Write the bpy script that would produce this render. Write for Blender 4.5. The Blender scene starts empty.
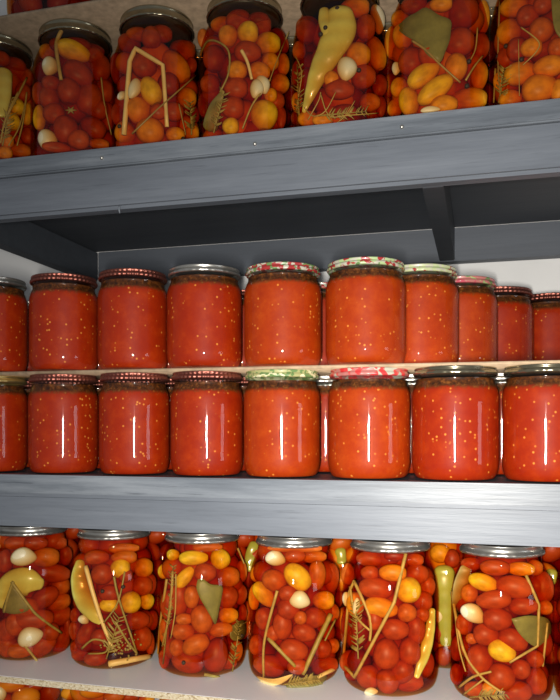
import bpy, bmesh, math, random
from mathutils import Vector, Matrix
random.seed(7)
C = bpy.context.scene.collection
PI = math.pi
F = 741.0; U0 = 280.0; V0 = 429.0; PSI = math.radians(15.1); CZ = 1.40
sP, cP = math.sin(PSI), math.cos(PSI)

# ---------------------------------------------------------------- camera
def ray(u, v):
    t = (u-U0)/F; s = (V0-v)/F
    return Vector((-sP + t*cP, cP + t*sP, s))       # per unit of optical depth
CAM = Vector((0, 0, CZ))
def zfac(u): return cP + (u-U0)/F*sP
cd = bpy.data.cameras.new('camera'); cam = bpy.data.objects.new('camera', cd); C.objects.link(cam)
cam.location = CAM; cam.rotation_euler = (PI/2, 0, PSI)
cd.sensor_fit = 'VERTICAL'; cd.sensor_height = 36; cd.lens = F*36/700
cd.shift_y = 79/700.0; cd.clip_start = .01
bpy.context.scene.camera = cam

# ---------------------------------------------------------------- materials
def newmat(name):
    m = bpy.data.materials.new(name); m.use_nodes = True
    nt = m.node_tree; nt.nodes.clear()
    out = nt.nodes.new('ShaderNodeOutputMaterial')
    return m, nt, out
def N(nt, t, **k):
    n = nt.nodes.new(t)
    for a, b in k.items(): setattr(n, a, b)
    return n
def ramp(nt, fac, stops):
    r = N(nt, 'ShaderNodeValToRGB'); e = r.color_ramp.elements
    while len(e) < len(stops): e.new(.5)
    for i, (p, c) in enumerate(stops): e[i].position = p; e[i].color = (*c, 1)
    nt.links.new(fac, r.inputs[0]); return r
def mixc(nt, fac, a, b, mode='MIX'):
    m = N(nt, 'ShaderNodeMix', data_type='RGBA', blend_type=mode)
    for i, x in ((0, fac), (6, a), (7, b)):
        if hasattr(x, 'links'): nt.links.new(x, m.inputs[i])
        elif isinstance(x, tuple): m.inputs[i].default_value = (*x, 1)
        else: m.inputs[i].default_value = x
    return m.outputs[2]
def coords(nt, scale=(1,1,1), kind='Object'):
    tc = N(nt, 'ShaderNodeTexCoord'); mp = N(nt, 'ShaderNodeMapping')
    mp.inputs['Scale'].default_value = scale
    nt.links.new(tc.outputs[kind], mp.inputs[0]); return mp.outputs[0]
def noise(nt, vec, scale, detail=4, rough=.6):
    n = N(nt, 'ShaderNodeTexNoise'); n.inputs['Scale'].default_value = scale
    n.inputs['Detail'].default_value = detail; n.inputs['Roughness'].default_value = rough
    nt.links.new(vec, n.inputs['Vector']); return n.outputs[0]
def principled(nt, out, color, rough=.5, metal=0, coat=0, spec=.5, bump=None, bs=.2, bd=.001, sss=0, sssr=(.01,.004,.002)):
    b = N(nt, 'ShaderNodeBsdfPrincipled')
    if isinstance(color, tuple): b.inputs['Base Color'].default_value = (*color, 1)
    else: nt.links.new(color, b.inputs['Base Color'])
    if hasattr(rough, 'links'): nt.links.new(rough, b.inputs['Roughness'])
    else: b.inputs['Roughness'].default_value = rough
    b.inputs['Metallic'].default_value = metal; b.inputs['Coat Weight'].default_value = coat
    b.inputs['Coat Roughness'].default_value = .05
    b.inputs['Specular IOR Level'].default_value = spec
    if sss:
        b.inputs['Subsurface Weight'].default_value = sss
        b.inputs['Subsurface Radius'].default_value = sssr
        b.inputs['Subsurface Scale'].default_value = 1
    if bump is not None:
        bp = N(nt, 'ShaderNodeBump'); bp.inputs['Strength'].default_value = bs; bp.inputs['Distance'].default_value = bd
        nt.links.new(bump, bp.inputs['Height']); nt.links.new(bp.outputs[0], b.inputs['Normal'])
    nt.links.new(b.outputs[0], out.inputs[0]); return b
def lerp(a, b, t): return tuple(x+(y-x)*t for x, y in zip(a, b))

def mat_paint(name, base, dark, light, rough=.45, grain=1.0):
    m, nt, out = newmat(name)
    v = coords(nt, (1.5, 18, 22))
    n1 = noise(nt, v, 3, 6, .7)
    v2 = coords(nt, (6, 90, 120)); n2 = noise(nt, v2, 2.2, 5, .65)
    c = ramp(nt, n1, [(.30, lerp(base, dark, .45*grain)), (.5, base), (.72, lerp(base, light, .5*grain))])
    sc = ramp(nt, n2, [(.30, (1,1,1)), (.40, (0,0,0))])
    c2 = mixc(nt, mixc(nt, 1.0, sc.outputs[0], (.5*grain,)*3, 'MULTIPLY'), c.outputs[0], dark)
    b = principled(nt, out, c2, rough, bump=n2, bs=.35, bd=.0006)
    return m
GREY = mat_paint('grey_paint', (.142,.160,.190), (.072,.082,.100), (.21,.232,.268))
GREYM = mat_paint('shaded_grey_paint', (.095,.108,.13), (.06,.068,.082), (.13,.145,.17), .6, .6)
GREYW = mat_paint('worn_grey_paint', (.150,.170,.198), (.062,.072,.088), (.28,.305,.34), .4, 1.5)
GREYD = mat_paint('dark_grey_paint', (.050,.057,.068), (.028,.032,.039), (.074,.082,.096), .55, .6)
def mat_simple(name, c, rough=.6, var=.12, scale=30, bs=.1, **k):
    m, nt, out = newmat(name)
    n = noise(nt, coords(nt), scale)
    cr = ramp(nt, n, [(.3, tuple(x*(1-var) for x in c)), (.7, tuple(min(1, x*(1+var)) for x in c))])
    principled(nt, out, cr.outputs[0], rough, bump=n, bs=bs, **k); return m
WALL = mat_simple('white_wall_plaster', (.80,.80,.79), .9, .04, 12)
FLOOR = mat_simple('concrete_floor', (.22,.21,.20), .8, .15, 6)
LAMINATE = mat_simple('white_laminate', (.74,.73,.72), .35, .04, 9, .03)
HARD = mat_simple('hardboard_brown', (.50,.36,.23), .75, .25, 90)
def mat_chip():
    m, nt, out = newmat('raw_chipboard')
    v = N(nt, 'ShaderNodeTexVoronoi'); v.inputs['Scale'].default_value = 460
    nt.links.new(coords(nt, (1,1,1.6)), v.inputs['Vector'])
    cr = ramp(nt, v.outputs['Color'], [(.08, (.26,.17,.08)), (.3, (.52,.42,.26)), (.75, (.62,.54,.38)), (1, (.68,.62,.48))])
    principled(nt, out, cr.outputs[0], .85, bump=v.outputs['Distance'], bs=.5); return m
CHIP = mat_chip()

def mat_tomato(name, c, c2):
    m, nt, out = newmat(name)
    oi = N(nt, 'ShaderNodeObjectInfo')
    n = noise(nt, coords(nt), 1.3, 2, .5)
    base = mixc(nt, oi.outputs['Random'], c, c2)
    cr = ramp(nt, n, [(.32, (.70,.66,.60)), (.55, (1,1,1)), (.75, (1.0,1.0,.9))])
    col = mixc(nt, 1.0, base, cr.outputs[0], 'MULTIPLY')
    principled(nt, out, col, .42, coat=0, spec=.18); return m
TM = {
 'r': mat_tomato('red_tomato_skin', (.36,.036,.007), (.46,.070,.010)),
 'o': mat_tomato('orange_red_tomato_skin', (.50,.10,.010), (.56,.14,.014)),
 'a': mat_tomato('amber_tomato_skin', (.70,.23,.010), (.74,.32,.015)),
 'y': mat_tomato('yellow_tomato_skin', (.80,.48,.018), (.80,.56,.03)),
 'd': mat_tomato('dark_red_tomato_skin', (.24,.012,.004), (.32,.025,.006)),
}
TN = {'r': 'red', 'o': 'orange-red', 'a': 'amber', 'y': 'yellow', 'd': 'dark red'}
PALEGREEN = mat_simple('pale_pepper_skin', (.58,.52,.11), .3, .18, 28, coat=.3)
GREENPEP = mat_simple('green_pepper_skin', (.36,.37,.06), .3, .2, 28, coat=.3)
OLIVEPEP = mat_simple('olive_leaf_skin', (.20,.17,.045), .5, .3, 60)
TAN = mat_simple('tan_pickled_skin', (.34,.23,.07), .45, .2, 40)
GARLIC = mat_simple('garlic_flesh', (.66,.56,.35), .4, .08, 50)
CREAM = mat_simple('onion_flesh', (.78,.60,.26), .4, .15, 60)
STEM = mat_simple('dried_stalk', (.43,.30,.08), .5, .25, 120)
STEMG = mat_simple('dill_stalk', (.32,.25,.06), .5, .3, 120)
BAY = mat_simple('bay_leaf_skin', (.19,.19,.055), .5, .25, 70)
CORN = mat_simple('peppercorn_skin', (.03,.018,.012), .6, .3, 300)

def mat_glass(name, tint=(1,1,1), dens=0.0, vcol=(1,.6,.3)):
    m, nt, out = newmat(name)
    tr = N(nt, 'ShaderNodeBsdfTransparent'); tr.inputs[0].default_value = (*tint, 1)
    gl = N(nt, 'ShaderNodeBsdfGlossy'); gl.inputs['Roughness'].default_value = .03
    fr = N(nt, 'ShaderNodeFresnel'); fr.inputs[0].default_value = 1.5
    w = noise(nt, coords(nt, (1,1,.5)), 26, 2)
    bp = N(nt, 'ShaderNodeBump'); bp.inputs['Strength'].default_value = .25; bp.inputs['Distance'].default_value = .0015
    nt.links.new(w, bp.inputs['Height'])
    nt.links.new(bp.outputs[0], gl.inputs['Normal'])
    ge = N(nt, 'ShaderNodeNewGeometry')
    # thin-wall trick-free: use same front fresnel on the back side
    fr.inputs[0].default_value = 1.5
    lw = N(nt, 'ShaderNodeLayerWeight'); lw.inputs['Blend'].default_value = .18
    cr = ramp(nt, lw.outputs['Facing'], [(0, (.035,)*3), (.45, (.055,)*3), (.8, (.22,)*3), (1, (.75,)*3)])
    mx = N(nt, 'ShaderNodeMixShader')
    nt.links.new(cr.outputs[0], mx.inputs[0]); nt.links.new(tr.outputs[0], mx.inputs[1]); nt.links.new(gl.outputs[0], mx.inputs[2])
    nt.links.new(mx.outputs[0], out.inputs[0])
    if dens:
        va = N(nt, 'ShaderNodeVolumeAbsorption'); va.inputs[0].default_value = (*vcol, 1); va.inputs[1].default_value = dens
        nt.links.new(va.outputs[0], out.inputs[1])
    return m
GLASS = mat_glass('clear_jar_glass', (.97,.98,.97))
GLASSB = mat_glass('jar_glass_with_brine', (.97,.93,.84), 150.0, (.92,.70,.35))

def mat_sauce(name, c1, c2, seed):
    m, nt, out = newmat(name)
    tc = N(nt, 'ShaderNodeTexCoord'); mp = N(nt, 'ShaderNodeMapping')
    mp.inputs['Location'].default_value = (seed*1.7, seed*.9, seed*2.3)
    nt.links.new(tc.outputs['Object'], mp.inputs[0]); vec = mp.outputs[0]
    oi = N(nt, 'ShaderNodeObjectInfo')
    add = N(nt, 'ShaderNodeVectorMath', operation='ADD')
    nt.links.new(vec, add.inputs[0]); nt.links.new(oi.outputs['Location'], add.inputs[1]); vec = add.outputs[0]
    n1 = noise(nt, vec, 55, 6, .7)
    base = ramp(nt, n1, [(.3, lerp(c1, (.22,.004,.002), .35)), (.5, c1), (.72, c2)])
    # pale seeds and oil drops
    vo = N(nt, 'ShaderNodeTexVoronoi'); vo.inputs['Scale'].default_value = 235; vo.inputs['Randomness'].default_value = 1
    nt.links.new(vec, vo.inputs['Vector'])
    sep = N(nt, 'ShaderNodeSeparateColor'); nt.links.new(vo.outputs['Color'], sep.inputs[0])
    gate = N(nt, 'ShaderNodeMath', operation='GREATER_THAN'); nt.links.new(sep.outputs[0], gate.inputs[0]); gate.inputs[1].default_value = .80
    dot = ramp(nt, vo.outputs['Distance'], [(.05, (.9,.9,.9)), (.34, (0,0,0))])
    g2 = N(nt, 'ShaderNodeMath', operation='MULTIPLY'); nt.links.new(gate.outputs[0], g2.inputs[0]); nt.links.new(dot.outputs[0], g2.inputs[1])
    c = mixc(nt, g2.outputs[0], base.outputs[0], (.90,.34,.05))
    # mottled dark brown band towards the top of the sauce
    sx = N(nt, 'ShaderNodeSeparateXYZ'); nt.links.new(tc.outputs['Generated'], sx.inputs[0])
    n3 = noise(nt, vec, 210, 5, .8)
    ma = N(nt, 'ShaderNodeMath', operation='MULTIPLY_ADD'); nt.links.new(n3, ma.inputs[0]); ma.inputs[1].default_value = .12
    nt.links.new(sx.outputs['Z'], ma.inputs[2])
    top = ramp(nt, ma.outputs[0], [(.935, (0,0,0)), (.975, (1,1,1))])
    neck_dark = ramp(nt, n3, [(.38, (.02,.007,.003)), (.54, (.09,.025,.005)), (.68, (.24,.08,.015))])
    c = mixc(nt, top.outputs[0], c, neck_dark.outputs[0])
    principled(nt, out, c, .5, spec=.12, bump=n1, bs=.15, bd=.0006); return m
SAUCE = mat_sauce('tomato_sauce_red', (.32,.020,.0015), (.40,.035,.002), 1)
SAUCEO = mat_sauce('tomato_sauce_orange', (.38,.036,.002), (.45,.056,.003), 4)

def mat_metal(name, c, rough=.3, var=.15):
    m, nt, out = newmat(name)
    n = noise(nt, coords(nt), 60, 3)
    cr = ramp(nt, n, [(.3, tuple(x*(1-var) for x in c)), (.7, c)])
    principled(nt, out, cr.outputs[0], rough, metal=.9); return m
SILVER = mat_metal('silver_lid_metal', (.62,.60,.55), .28)
COPPER = mat_metal('copper_red_lid_lacquer', (.34,.115,.085), .4)
GOLD = mat_metal('gold_lid_lacquer', (.72,.55,.22), .3)
BRONZE = mat_metal('olive_gold_lid_lacquer', (.36,.32,.22), .2)
def mat_print(name, stops, scale=230):
    m, nt, out = newmat(name)
    v = N(nt, 'ShaderNodeTexVoronoi'); v.inputs['Scale'].default_value = scale
    nt.links.new(coords(nt, (1,1,1.4)), v.inputs['Vector'])
    sep = N(nt, 'ShaderNodeSeparateColor'); nt.links.new(v.outputs['Color'], sep.inputs[0])
    n = noise(nt, coords(nt), 42, 2)
    mm = N(nt, 'ShaderNodeMath', operation='MULTIPLY_ADD'); nt.links.new(sep.outputs[0], mm.inputs[0]); mm.inputs[1].default_value = .45
    nt.links.new(n, mm.inputs[2])
    cr = ramp(nt, mm.outputs[0], stops); cr.color_ramp.interpolation = 'CONSTANT'
    principled(nt, out, cr.outputs[0], .35, coat=.4); return m
R_, W_, G_, P_, Y_ = (.36,.03,.03), (.50,.48,.38), (.14,.24,.08), (.48,.17,.15), (.40,.40,.17)
PRINT = {
 'redfloral': mat_print('red_floral_print', [(0, R_), (.5, W_), (.68, R_), (.85, G_), (.95, W_)]),
 'greenfloral': mat_print('green_floral_print', [(0, G_), (.45, W_), (.62, (.40,.52,.25)), (.80, R_), (.92, W_)]),
 'palegreen': mat_print('pale_green_print', [(0, (.42,.50,.25)), (.5, W_), (.66, (.5,.55,.3)), (.88, R_), (.95, W_)]),
 'greenpink': mat_print('green_and_pink_print', [(0, G_), (.55, (.35,.45,.18)), (.70, P_), (.86, (.5,.06,.1))], 120),
 'greenyellow': mat_print('green_and_yellow_print', [(0, G_), (.5, Y_), (.66, G_), (.8, (.7,.68,.42))]),
 'redpink': mat_print('red_and_pink_print', [(0, (.6,.03,.03)), (.55, P_), (.70, (.65,.05,.05)), (.85, W_)], 130),
}

# ---------------------------------------------------------------- helpers
def link(name, me, mat=None, parent=None):
    o = bpy.data.objects.new(name, me); C.objects.link(o)
    if mat is not None and me is not None and not me.materials: me.materials.append(mat)
    if parent is not None: o.parent = parent
    return o
def tag(o, label=None, cat=None, group=None, kind=None):
    if label: o['label'] = label
    if cat: o['category'] = cat
    if group: o['group'] = group
    if kind: o['kind'] = kind
    return o
def tomesh(bm, name, smooth=True):
    bmesh.ops.recalc_face_normals(bm, faces=bm.faces[:])
    me = bpy.data.meshes.new(name); bm.to_mesh(me); bm.free()
    if smooth:
        for p in me.polygons: p.use_smooth = True
    return me
def box_bm(x0, x1, y0, y1, z0, z1, bev=.0015, origin=(0,0,0)):
    bm = bmesh.new()
    r = bmesh.ops.create_cube(bm, size=1)
    for v in bm.verts:
        v.co = Vector(((x0 if v.co.x < 0 else x1)-origin[0], (y0 if v.co.y < 0 else y1)-origin[1], (z0 if v.co.z < 0 else z1)-origin[2]))
    if bev: bmesh.ops.bevel(bm, geom=bm.edges[:], offset=bev, segments=2, affect='EDGES')
    return bm
def lathe(prof, seg=64, mod=None, close=True):
    """prof: list of (r,z); mod(i,k)-> radius add"""
    bm = bmesh.new(); rings = []
    for i, (r, z) in enumerate(prof):
        if r < 1e-6: rings.append([bm.verts.new((0, 0, z))]); continue
        ring = []
        for k in range(seg):
            a = 2*PI*k/seg; rr = r + (mod(i, k) if mod else 0)
            ring.append(bm.verts.new((rr*math.cos(a), rr*math.sin(a), z)))
        rings.append(ring)
    for A, B in zip(rings, rings[1:]):
        for k in range(seg):
            k2 = (k+1) % seg
            if len(A) == 1 and len(B) == 1: continue
            if len(A) == 1: bm.faces.new((A[0], B[k], B[k2]))
            elif len(B) == 1: bm.faces.new((A[k], A[k2], B[0]))
            else: bm.faces.new((A[k], A[k2], B[k2], B[k]))
    return bm
def smooth_prof(pts, n=5):
    out = []
    P = [pts[0]]+pts+[pts[-1]]
    for i in range(1, len(P)-2):
        p0, p1, p2, p3 = P[i-1], P[i], P[i+1], P[i+2]
        for j in range(n):
            t = j/n
            out.append(tuple(.5*((2*p1[k])+(-p0[k]+p2[k])*t+(2*p0[k]-5*p1[k]+4*p2[k]-p3[k])*t*t+(-p0[k]+3*p1[k]-3*p2[k]+p3[k])*t**3) for k in (0, 1)))
    out.append(pts[-1]); return out

BIG = smooth_prof([(.80,.003),(.90,.022),(.955,.055),(.985,.10),(1,.16),(1,.25),(1,.50),(1,.60),(.985,.67),(.95,.735),(.90,.79),(.845,.835),(.80,.865),(.785,.885),(.79,.905),(.79,.95)])
SMALL = smooth_prof([(.78,.003),(.88,.018),(.945,.05),(.98,.095),(1,.15),(1,.25),(1,.60),(1,.72),(.985,.78),(.95,.83),(.915,.862),(.90,.882),(.905,.90),(.905,.95)])
def glass_prof(kind, R, H):
    p = BIG if kind == 'big' else SMALL
    return [(0, .012*H), (.55*R, .010*H), (.70*R, .002*H)] + [(r*R, z*H) for r, z in p] + [(0, .951*H)]
def rad_at(kind, zf):
    p = BIG if kind == 'big' else SMALL
    if zf <= p[0][1]: return p[0][0]
    for (r0, z0), (r1, z1) in zip(p, p[1:]):
        if z0 <= zf <= z1: return r0+(r1-r0)*(zf-z0)/max(1e-6, z1-z0)
    return p[-1][0]
def lid_bm(kind, R, H, style):
    r = R*(.825 if kind == 'big' else .935); h0 = H*.93; t = H
    seg = 180
    ribbed = style in ('rib',)
    pr = [(r*.955, h0+.001), (r*.985, h0-.0005), (r*1.01, h0+.0012), (r*1.0, h0+.003), (r*.975, h0+.0042), (r*.965, h0+(t-h0)*.55),
          (r*.965, t-.0022), (r*.985, t-.0012), (r*.975, t-.0002), (r*.94, t), (r*.91, t-.0012), (r*.88, t-.0022), (r*.5, t-.0022), (0, t-.0022)]
    amp = r*(.014 if ribbed else .006)
    def mod(i, k):
        if ribbed and 1 <= i <= 6: return amp*(1 if (k % 4) < 2 else -1)
        if not ribbed and 1 <= i <= 3: return amp*(1 if (k % 6) < 3 else -1)*.6
        return 0
    return lathe(pr, seg, mod)
LINER = mat_simple('dark_lid_lacquer', (.035,.025,.015), .4, .3, 60)
LIDMAT = {'silver': (SILVER, 'plain'), 'copper': (COPPER, 'rib'), 'gold': (GOLD, 'plain'), 'bronze': (BRONZE, 'plain')}
for k_, m_ in PRINT.items(): LIDMAT[k_] = (m_, 'plain')
LIDWORD = {'silver': 'silver metal lid', 'copper': 'ribbed copper-red metal lid', 'gold': 'gold metal lid', 'bronze': 'dark gold metal lid'}
for k_ in PRINT: LIDWORD[k_] = 'printed floral metal lid'

class Jar: pass
def jar(kind, u, d, R, z, H, lid, glass, label, group):
    j = Jar(); Zc = d/zfac(u); p = CAM + ray(u, V0)*Zc
    j.x, j.y, j.z, j.R, j.H, j.kind, j.d = p.x, p.y, z, R, H, kind, d
    root = bpy.data.objects.new('pickle_jar' if kind == 'big' else 'sauce_jar', None); C.objects.link(root)
    root.location = (p.x, p.y, z); root.empty_display_size = .03
    tag(root, label, 'jar', group)
    root.rotation_euler.z = random.uniform(0, 6)
    link('glass', tomesh(lathe(glass_prof(kind, R, H), 72), 'glass'), glass, root)
    m, st = LIDMAT[lid]
    me = tomesh(lid_bm(kind, R, H, st), 'lid')
    l = link('lid', me, m, root); tag(l, LIDWORD[lid])
    if lid == 'bronze': tag(link('lid_liner', tomesh(lathe([(0, .922*H), (.60*R, .922*H), (.72*R, .926*H), (.765*R, .934*H), (.765*R, .948*H), (0, .948*H)], 48), 'lid_liner'), LINER, root), 'dark lacquered underside of the lid')
    j.root = root; j.C = Vector((p.x, p.y, 0))
    n = Vector((p.x, p.y, 0)); j.dist = n.length; j.n = n.normalized(); j.l = Vector((j.n.y, -j.n.x, 0))
    return j
def locate(j, u, v, t=.004, ax=0, deep=0.0):
    """world point inside jar j, just behind its front glass, that pixel (u,v) looks at"""
    r = ray(u, v); h = Vector((r.x, r.y, 0)); k = h.dot(j.n)
    q = j.R*.7
    for it in range(5):
        s = (j.dist - q)/k
        pt = CAM + r*s
        lat = (Vector((pt.x, pt.y, 0))-j.C).dot(j.l)
        zf = min(.93, max(.03, (pt.z-j.z)/j.H))
        Ri = j.R*rad_at(j.kind, zf) - .0022
        e = min(abs(lat)+.45*ax, Ri*.999)
        q = max(-.2*j.R, math.sqrt(max(0, Ri*Ri-e*e)) - t - deep)
    return pt, s
def basis(j, ang):
    a = math.radians(ang); up = Vector((0,0,1))
    X = j.l*math.cos(a) - up*math.sin(a); Y = j.l*math.sin(a) + up*math.cos(a)
    M = Matrix((X, Y, -j.n)).transposed()
    if M.determinant() < 0: M = Matrix((X, Y, j.n)).transposed()
    return M.to_4x4()

# ---------------------------------------------------------------- shared contents meshes
def tomato_mesh(name, mat, pear=0.0):
    bm = bmesh.new(); bmesh.ops.create_uvsphere(bm, u_segments=28, v_segments=18, radius=1)
    for v in bm.verts:
        x, y, z = v.co
        d = math.exp(-((math.hypot(x, y))/.22)**2)
        z *= (1-.16*d) if z > 0 else (1-.03*d)
        s = 1 - pear*z*.25 + .02*math.sin(3*math.atan2(y, x))
        v.co = Vector((z, x*s, y*s))          # long axis along local x
    me = tomesh(bm, name); me.materials.append(mat); return me
TMESH = {k: [tomato_mesh('tomato_'+k, TM[k], p) for p in (0, .5, -.4)] for k in TM}
def clove_mesh():
    bm = bmesh.new(); bmesh.ops.create_uvsphere(bm, u_segments=24, v_segments=16, radius=1)
    for v in bm.verts:
        x, y, z = v.co; s = 1 - .30*max(0, x)**1.5
        v.co = Vector((x*1.0, y*s - .18*x*x + .08, z*s))
    me = tomesh(bm, 'garlic_clove'); me.materials.append(GARLIC); return me
CLOVE = clove_mesh()
def corn_mesh():
    bm = bmesh.new(); bmesh.ops.create_icosphere(bm, subdivisions=3, radius=.0024)
    for v in bm.verts: v.co *= 1+random.uniform(-.07, .07)
    me = tomesh(bm, 'peppercorn'); me.materials.append(CORN); return me
CORNM = corn_mesh()
NT = [0]
DEEP = []
def px(j, s, v): return v*s/F
def tomato(j, ox, oy, sc, x, y, a, b, ang, c, label, group, deep=0.0):
    u, v = ox+x/sc, oy+y/sc
    Z = j.dist
    am, bm_ = a/sc*Z*.98/F, b/sc*Z*.98/F
    t = min(am, bm_)*.92
    ca, sa = abs(math.cos(math.radians(ang))), abs(math.sin(math.radians(ang)))
    pt, s = locate(j, u, v, t, am*ca+bm_*sa, deep)
    if b > a: ang += 90; am, bm_ = bm_, am
    if pt.z - (am*sa+bm_*ca if b <= a else am*ca+bm_*sa) < j.z+.004: pt.z = max(pt.z, j.z+.004+min(am, bm_)*.8)
    if j.z > ZB+.3: pt.z = min(pt.z, j.z+j.H*.905-min(am, bm_))
    M = Matrix.Translation(pt) @ basis(j, ang) @ Matrix.Diagonal((am, bm_, t, 1))
    if NT[0] < 300:
        o = bpy.data.objects.new('tomato', random.choice(TMESH[c])); C.objects.link(o)
        o.matrix_world = M; tag(o, label, 'tomato', group); NT[0] += 1
    else: DEEP.append((M, c))
def garlic(j, ox, oy, sc, x, y, a, b, ang, label):
    u, v = ox+x/sc, oy+y/sc; Z = j.dist*.93
    am, bm_ = a/sc*Z/F, b/sc*Z/F; t = min(am, bm_)*.7
    pt, s = locate(j, u, v, t*.7, am*.5)
    if b > a: ang += 90; am, bm_ = bm_, am
    o = bpy.data.objects.new('garlic_clove', CLOVE); C.objects.link(o)
    o.matrix_world = Matrix.Translation(pt) @ basis(j, ang) @ Matrix.Diagonal((am, bm_, t, 1))
    tag(o, label, 'garlic')
def corn(j, ox, oy, sc, x, y, label, group):
    pt, s = locate(j, ox+x/sc, oy+y/sc, .001)
    o = bpy.data.objects.new('peppercorn', CORNM); C.objects.link(o); o.location = pt
    tag(o, label, 'peppercorn', group)
def cr_path(pts, n=6):
    out = []; P = [pts[0]]+pts+[pts[-1]]
    for i in range(1, len(P)-2):
        p0, p1, p2, p3 = P[i-1:i+3]
        for k in range(n):
            t = k/n
            out.append(tuple(.5*((2*b)+(-a+c)*t+(2*a-5*b+4*c-d)*t*t+(-a+3*b-3*c+d)*t**3) for a, b, c, d in zip(p0, p1, p2, p3)))
    out.append(pts[-1]); return out
def tube(pts, rads, flat=1.0, nrm=None, seg=12, bm=None):
    bm = bm or bmesh.new(); rings = []
    n = len(pts)
    for i, p in enumerate(pts):
        T = (pts[min(n-1, i+1)]-pts[max(0, i-1)]).normalized()
        Nn = nrm if nrm is not None else Vector((0, 1, 0))
        B = T.cross(Nn).normalized(); N2 = B.cross(T).normalized()
        rings.append([bm.verts.new(p + B*math.cos(2*PI*k/seg)*rads[i] + N2*math.sin(2*PI*k/seg)*rads[i]*flat) for k in range(seg)])
    for A, B_ in zip(rings, rings[1:]):
        for k in range(seg): bm.faces.new((A[k], A[(k+1) % seg], B_[(k+1) % seg], B_[k]))
    bm.faces.new(rings[0]); bm.faces.new(rings[-1][::-1]); return bm
def place_mesh(name, bm, mat, label, cat, group=None, kind=None):
    cs = [v.co for v in bm.verts]
    o = Vector((sum(c.x for c in cs)/len(cs), sum(c.y for c in cs)/len(cs), min(c.z for c in cs)))
    for v in bm.verts: v.co -= o
    ob = link(name, tomesh(bm, name), mat); ob.location = o
    tag(ob, label, cat, group, kind); return ob
def stalk(j, ox, oy, sc, pts, w, label, mat=None, sharp=False):
    Z = j.dist*.93; r = 1.25*w/sc*Z/F/2
    P = pts if sharp else cr_path(pts, 5)
    if sharp:
        Q = []
        for (x0, y0), (x1, y1) in zip(pts, pts[1:]):
            for k in range(5): Q.append((x0+(x1-x0)*k/5, y0+(y1-y0)*k/5))
        P = Q+[pts[-1]]
    W = [locate(j, ox+x/sc, oy+y/sc, r)[0] for x, y in P]
    bm = tube(W, [r*(1-.25*i/len(W)) for i in range(len(W))], 1, j.n, 8)
    place_mesh('herb_stalk', bm, mat or STEM, label, 'herb stalk')
def pepper(j, ox, oy, sc, spine, label, mat=None, name='pickled_pepper', cat='pepper', flat=.45):
    Z = j.dist*.93
    P = cr_path(spine, 7)
    W = []; Rr = []
    n = len(P)
    for i, (x, y, r) in enumerate(P):
        rm = max(.0006, r/sc*Z/F)
        W.append(locate(j, ox+x/sc, oy+y/sc, rm*flat, rm)[0]); Rr.append(rm)
    # round the ends
    d0 = (W[0]-W[1]).normalized(); d1 = (W[-1]-W[-2]).normalized()
    W = [W[0]+d0*Rr[0]*k for k in (.62, .5, .28)] + W + [W[-1]+d1*Rr[-1]*k for k in (.28, .5, .62)]
    Rr = [Rr[0]*k for k in (.15, .6, .88)] + Rr + [Rr[-1]*k for k in (.88, .6, .15)]
    bm = tube(W, Rr, flat, j.n, 20)
    for v in bm.verts: v.co += j.n*0.0006*math.sin(v.co.z*400)
    place_mesh(name, bm, mat or PALEGREEN, label, cat)
def leaf(j, ox, oy, sc, poly, label, mat=None, name='bay_leaf', cat='leaf', t=.0012):
    Z = j.dist*.93
    cx = sum(p[0] for p in poly)/len(poly); cy = sum(p[1] for p in poly)/len(poly)
    bm = bmesh.new(); rings = []
    M_ = len(poly)*4
    cl = cr_path(poly+[poly[0]], 4)[:-1]
    for f in (1, .75, .5, .25):
        rings.append([(cx+(x-cx)*f, cy+(y-cy)*f) for x, y in cl])
    def pt(x, y, q): return locate(j, ox+x/sc, oy+y/sc, .001+q)[0]
    fr = []; bk = []
    for i, rg in enumerate(rings):
        fr.append([bm.verts.new(pt(x, y, t*.5-t*.12*i)) for x, y in rg])
        bk.append([bm.verts.new(pt(x, y, t*.6+t*.2*(i > 0))) for x, y in rg])
    for L in (fr, bk):
        for A, B in zip(L, L[1:]):
            for k in range(len(cl)): bm.faces.new((A[k], A[(k+1) % len(cl)], B[(k+1) % len(cl)], B[k]))
        c = bm.verts.new(sum((v.co for v in L[-1]), Vector())/len(cl))
        for k in range(len(cl)): bm.faces.new((L[-1][k], L[-1][(k+1) % len(cl)], c))
    for k in range(len(cl)): bm.faces.new((fr[0][k], bk[0][k], bk[0][(k+1) % len(cl)], fr[0][(k+1) % len(cl)]))
    ob = place_mesh(name, bm, mat or BAY, label, cat)
    return ob

# ---------------------------------------------------------------- setting and shelving
ZT = CZ+.304; ZM = CZ-.0510; ZB = CZ-.2780; ZL = ZB-.1805
D0, D1 = .723, 1.098          # front and back of the shelves (wall at D1)
XL, XR = -.69, .72
def struct(name, bm, mat): o = link(name, tomesh(bm, name, False), mat); o['kind'] = 'structure'; return o
struct('wall_back', box_bm(-2.5, 2.5, 1.10, 1.2, 0, 2.6, 0), WALL)
struct('floor', box_bm(-2.5, 2.5, -2.0, 1.10, -.1, 0, 0), FLOOR)
unit = bpy.data.objects.new('shelving_unit', None); C.objects.link(unit); unit.location = (0, .9, 0)
tag(unit, 'grey painted wooden shelving unit against white wall holding rows of preserve jars', 'shelving unit')
def part(name, b, mat, bev=.0012, label=None):
    o = link(name, tomesh(box_bm(*b, bev, origin=(0, .9, 0)), name, False), mat, unit)
    if label: o['label'] = label
    return o
BT = .0205
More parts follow.
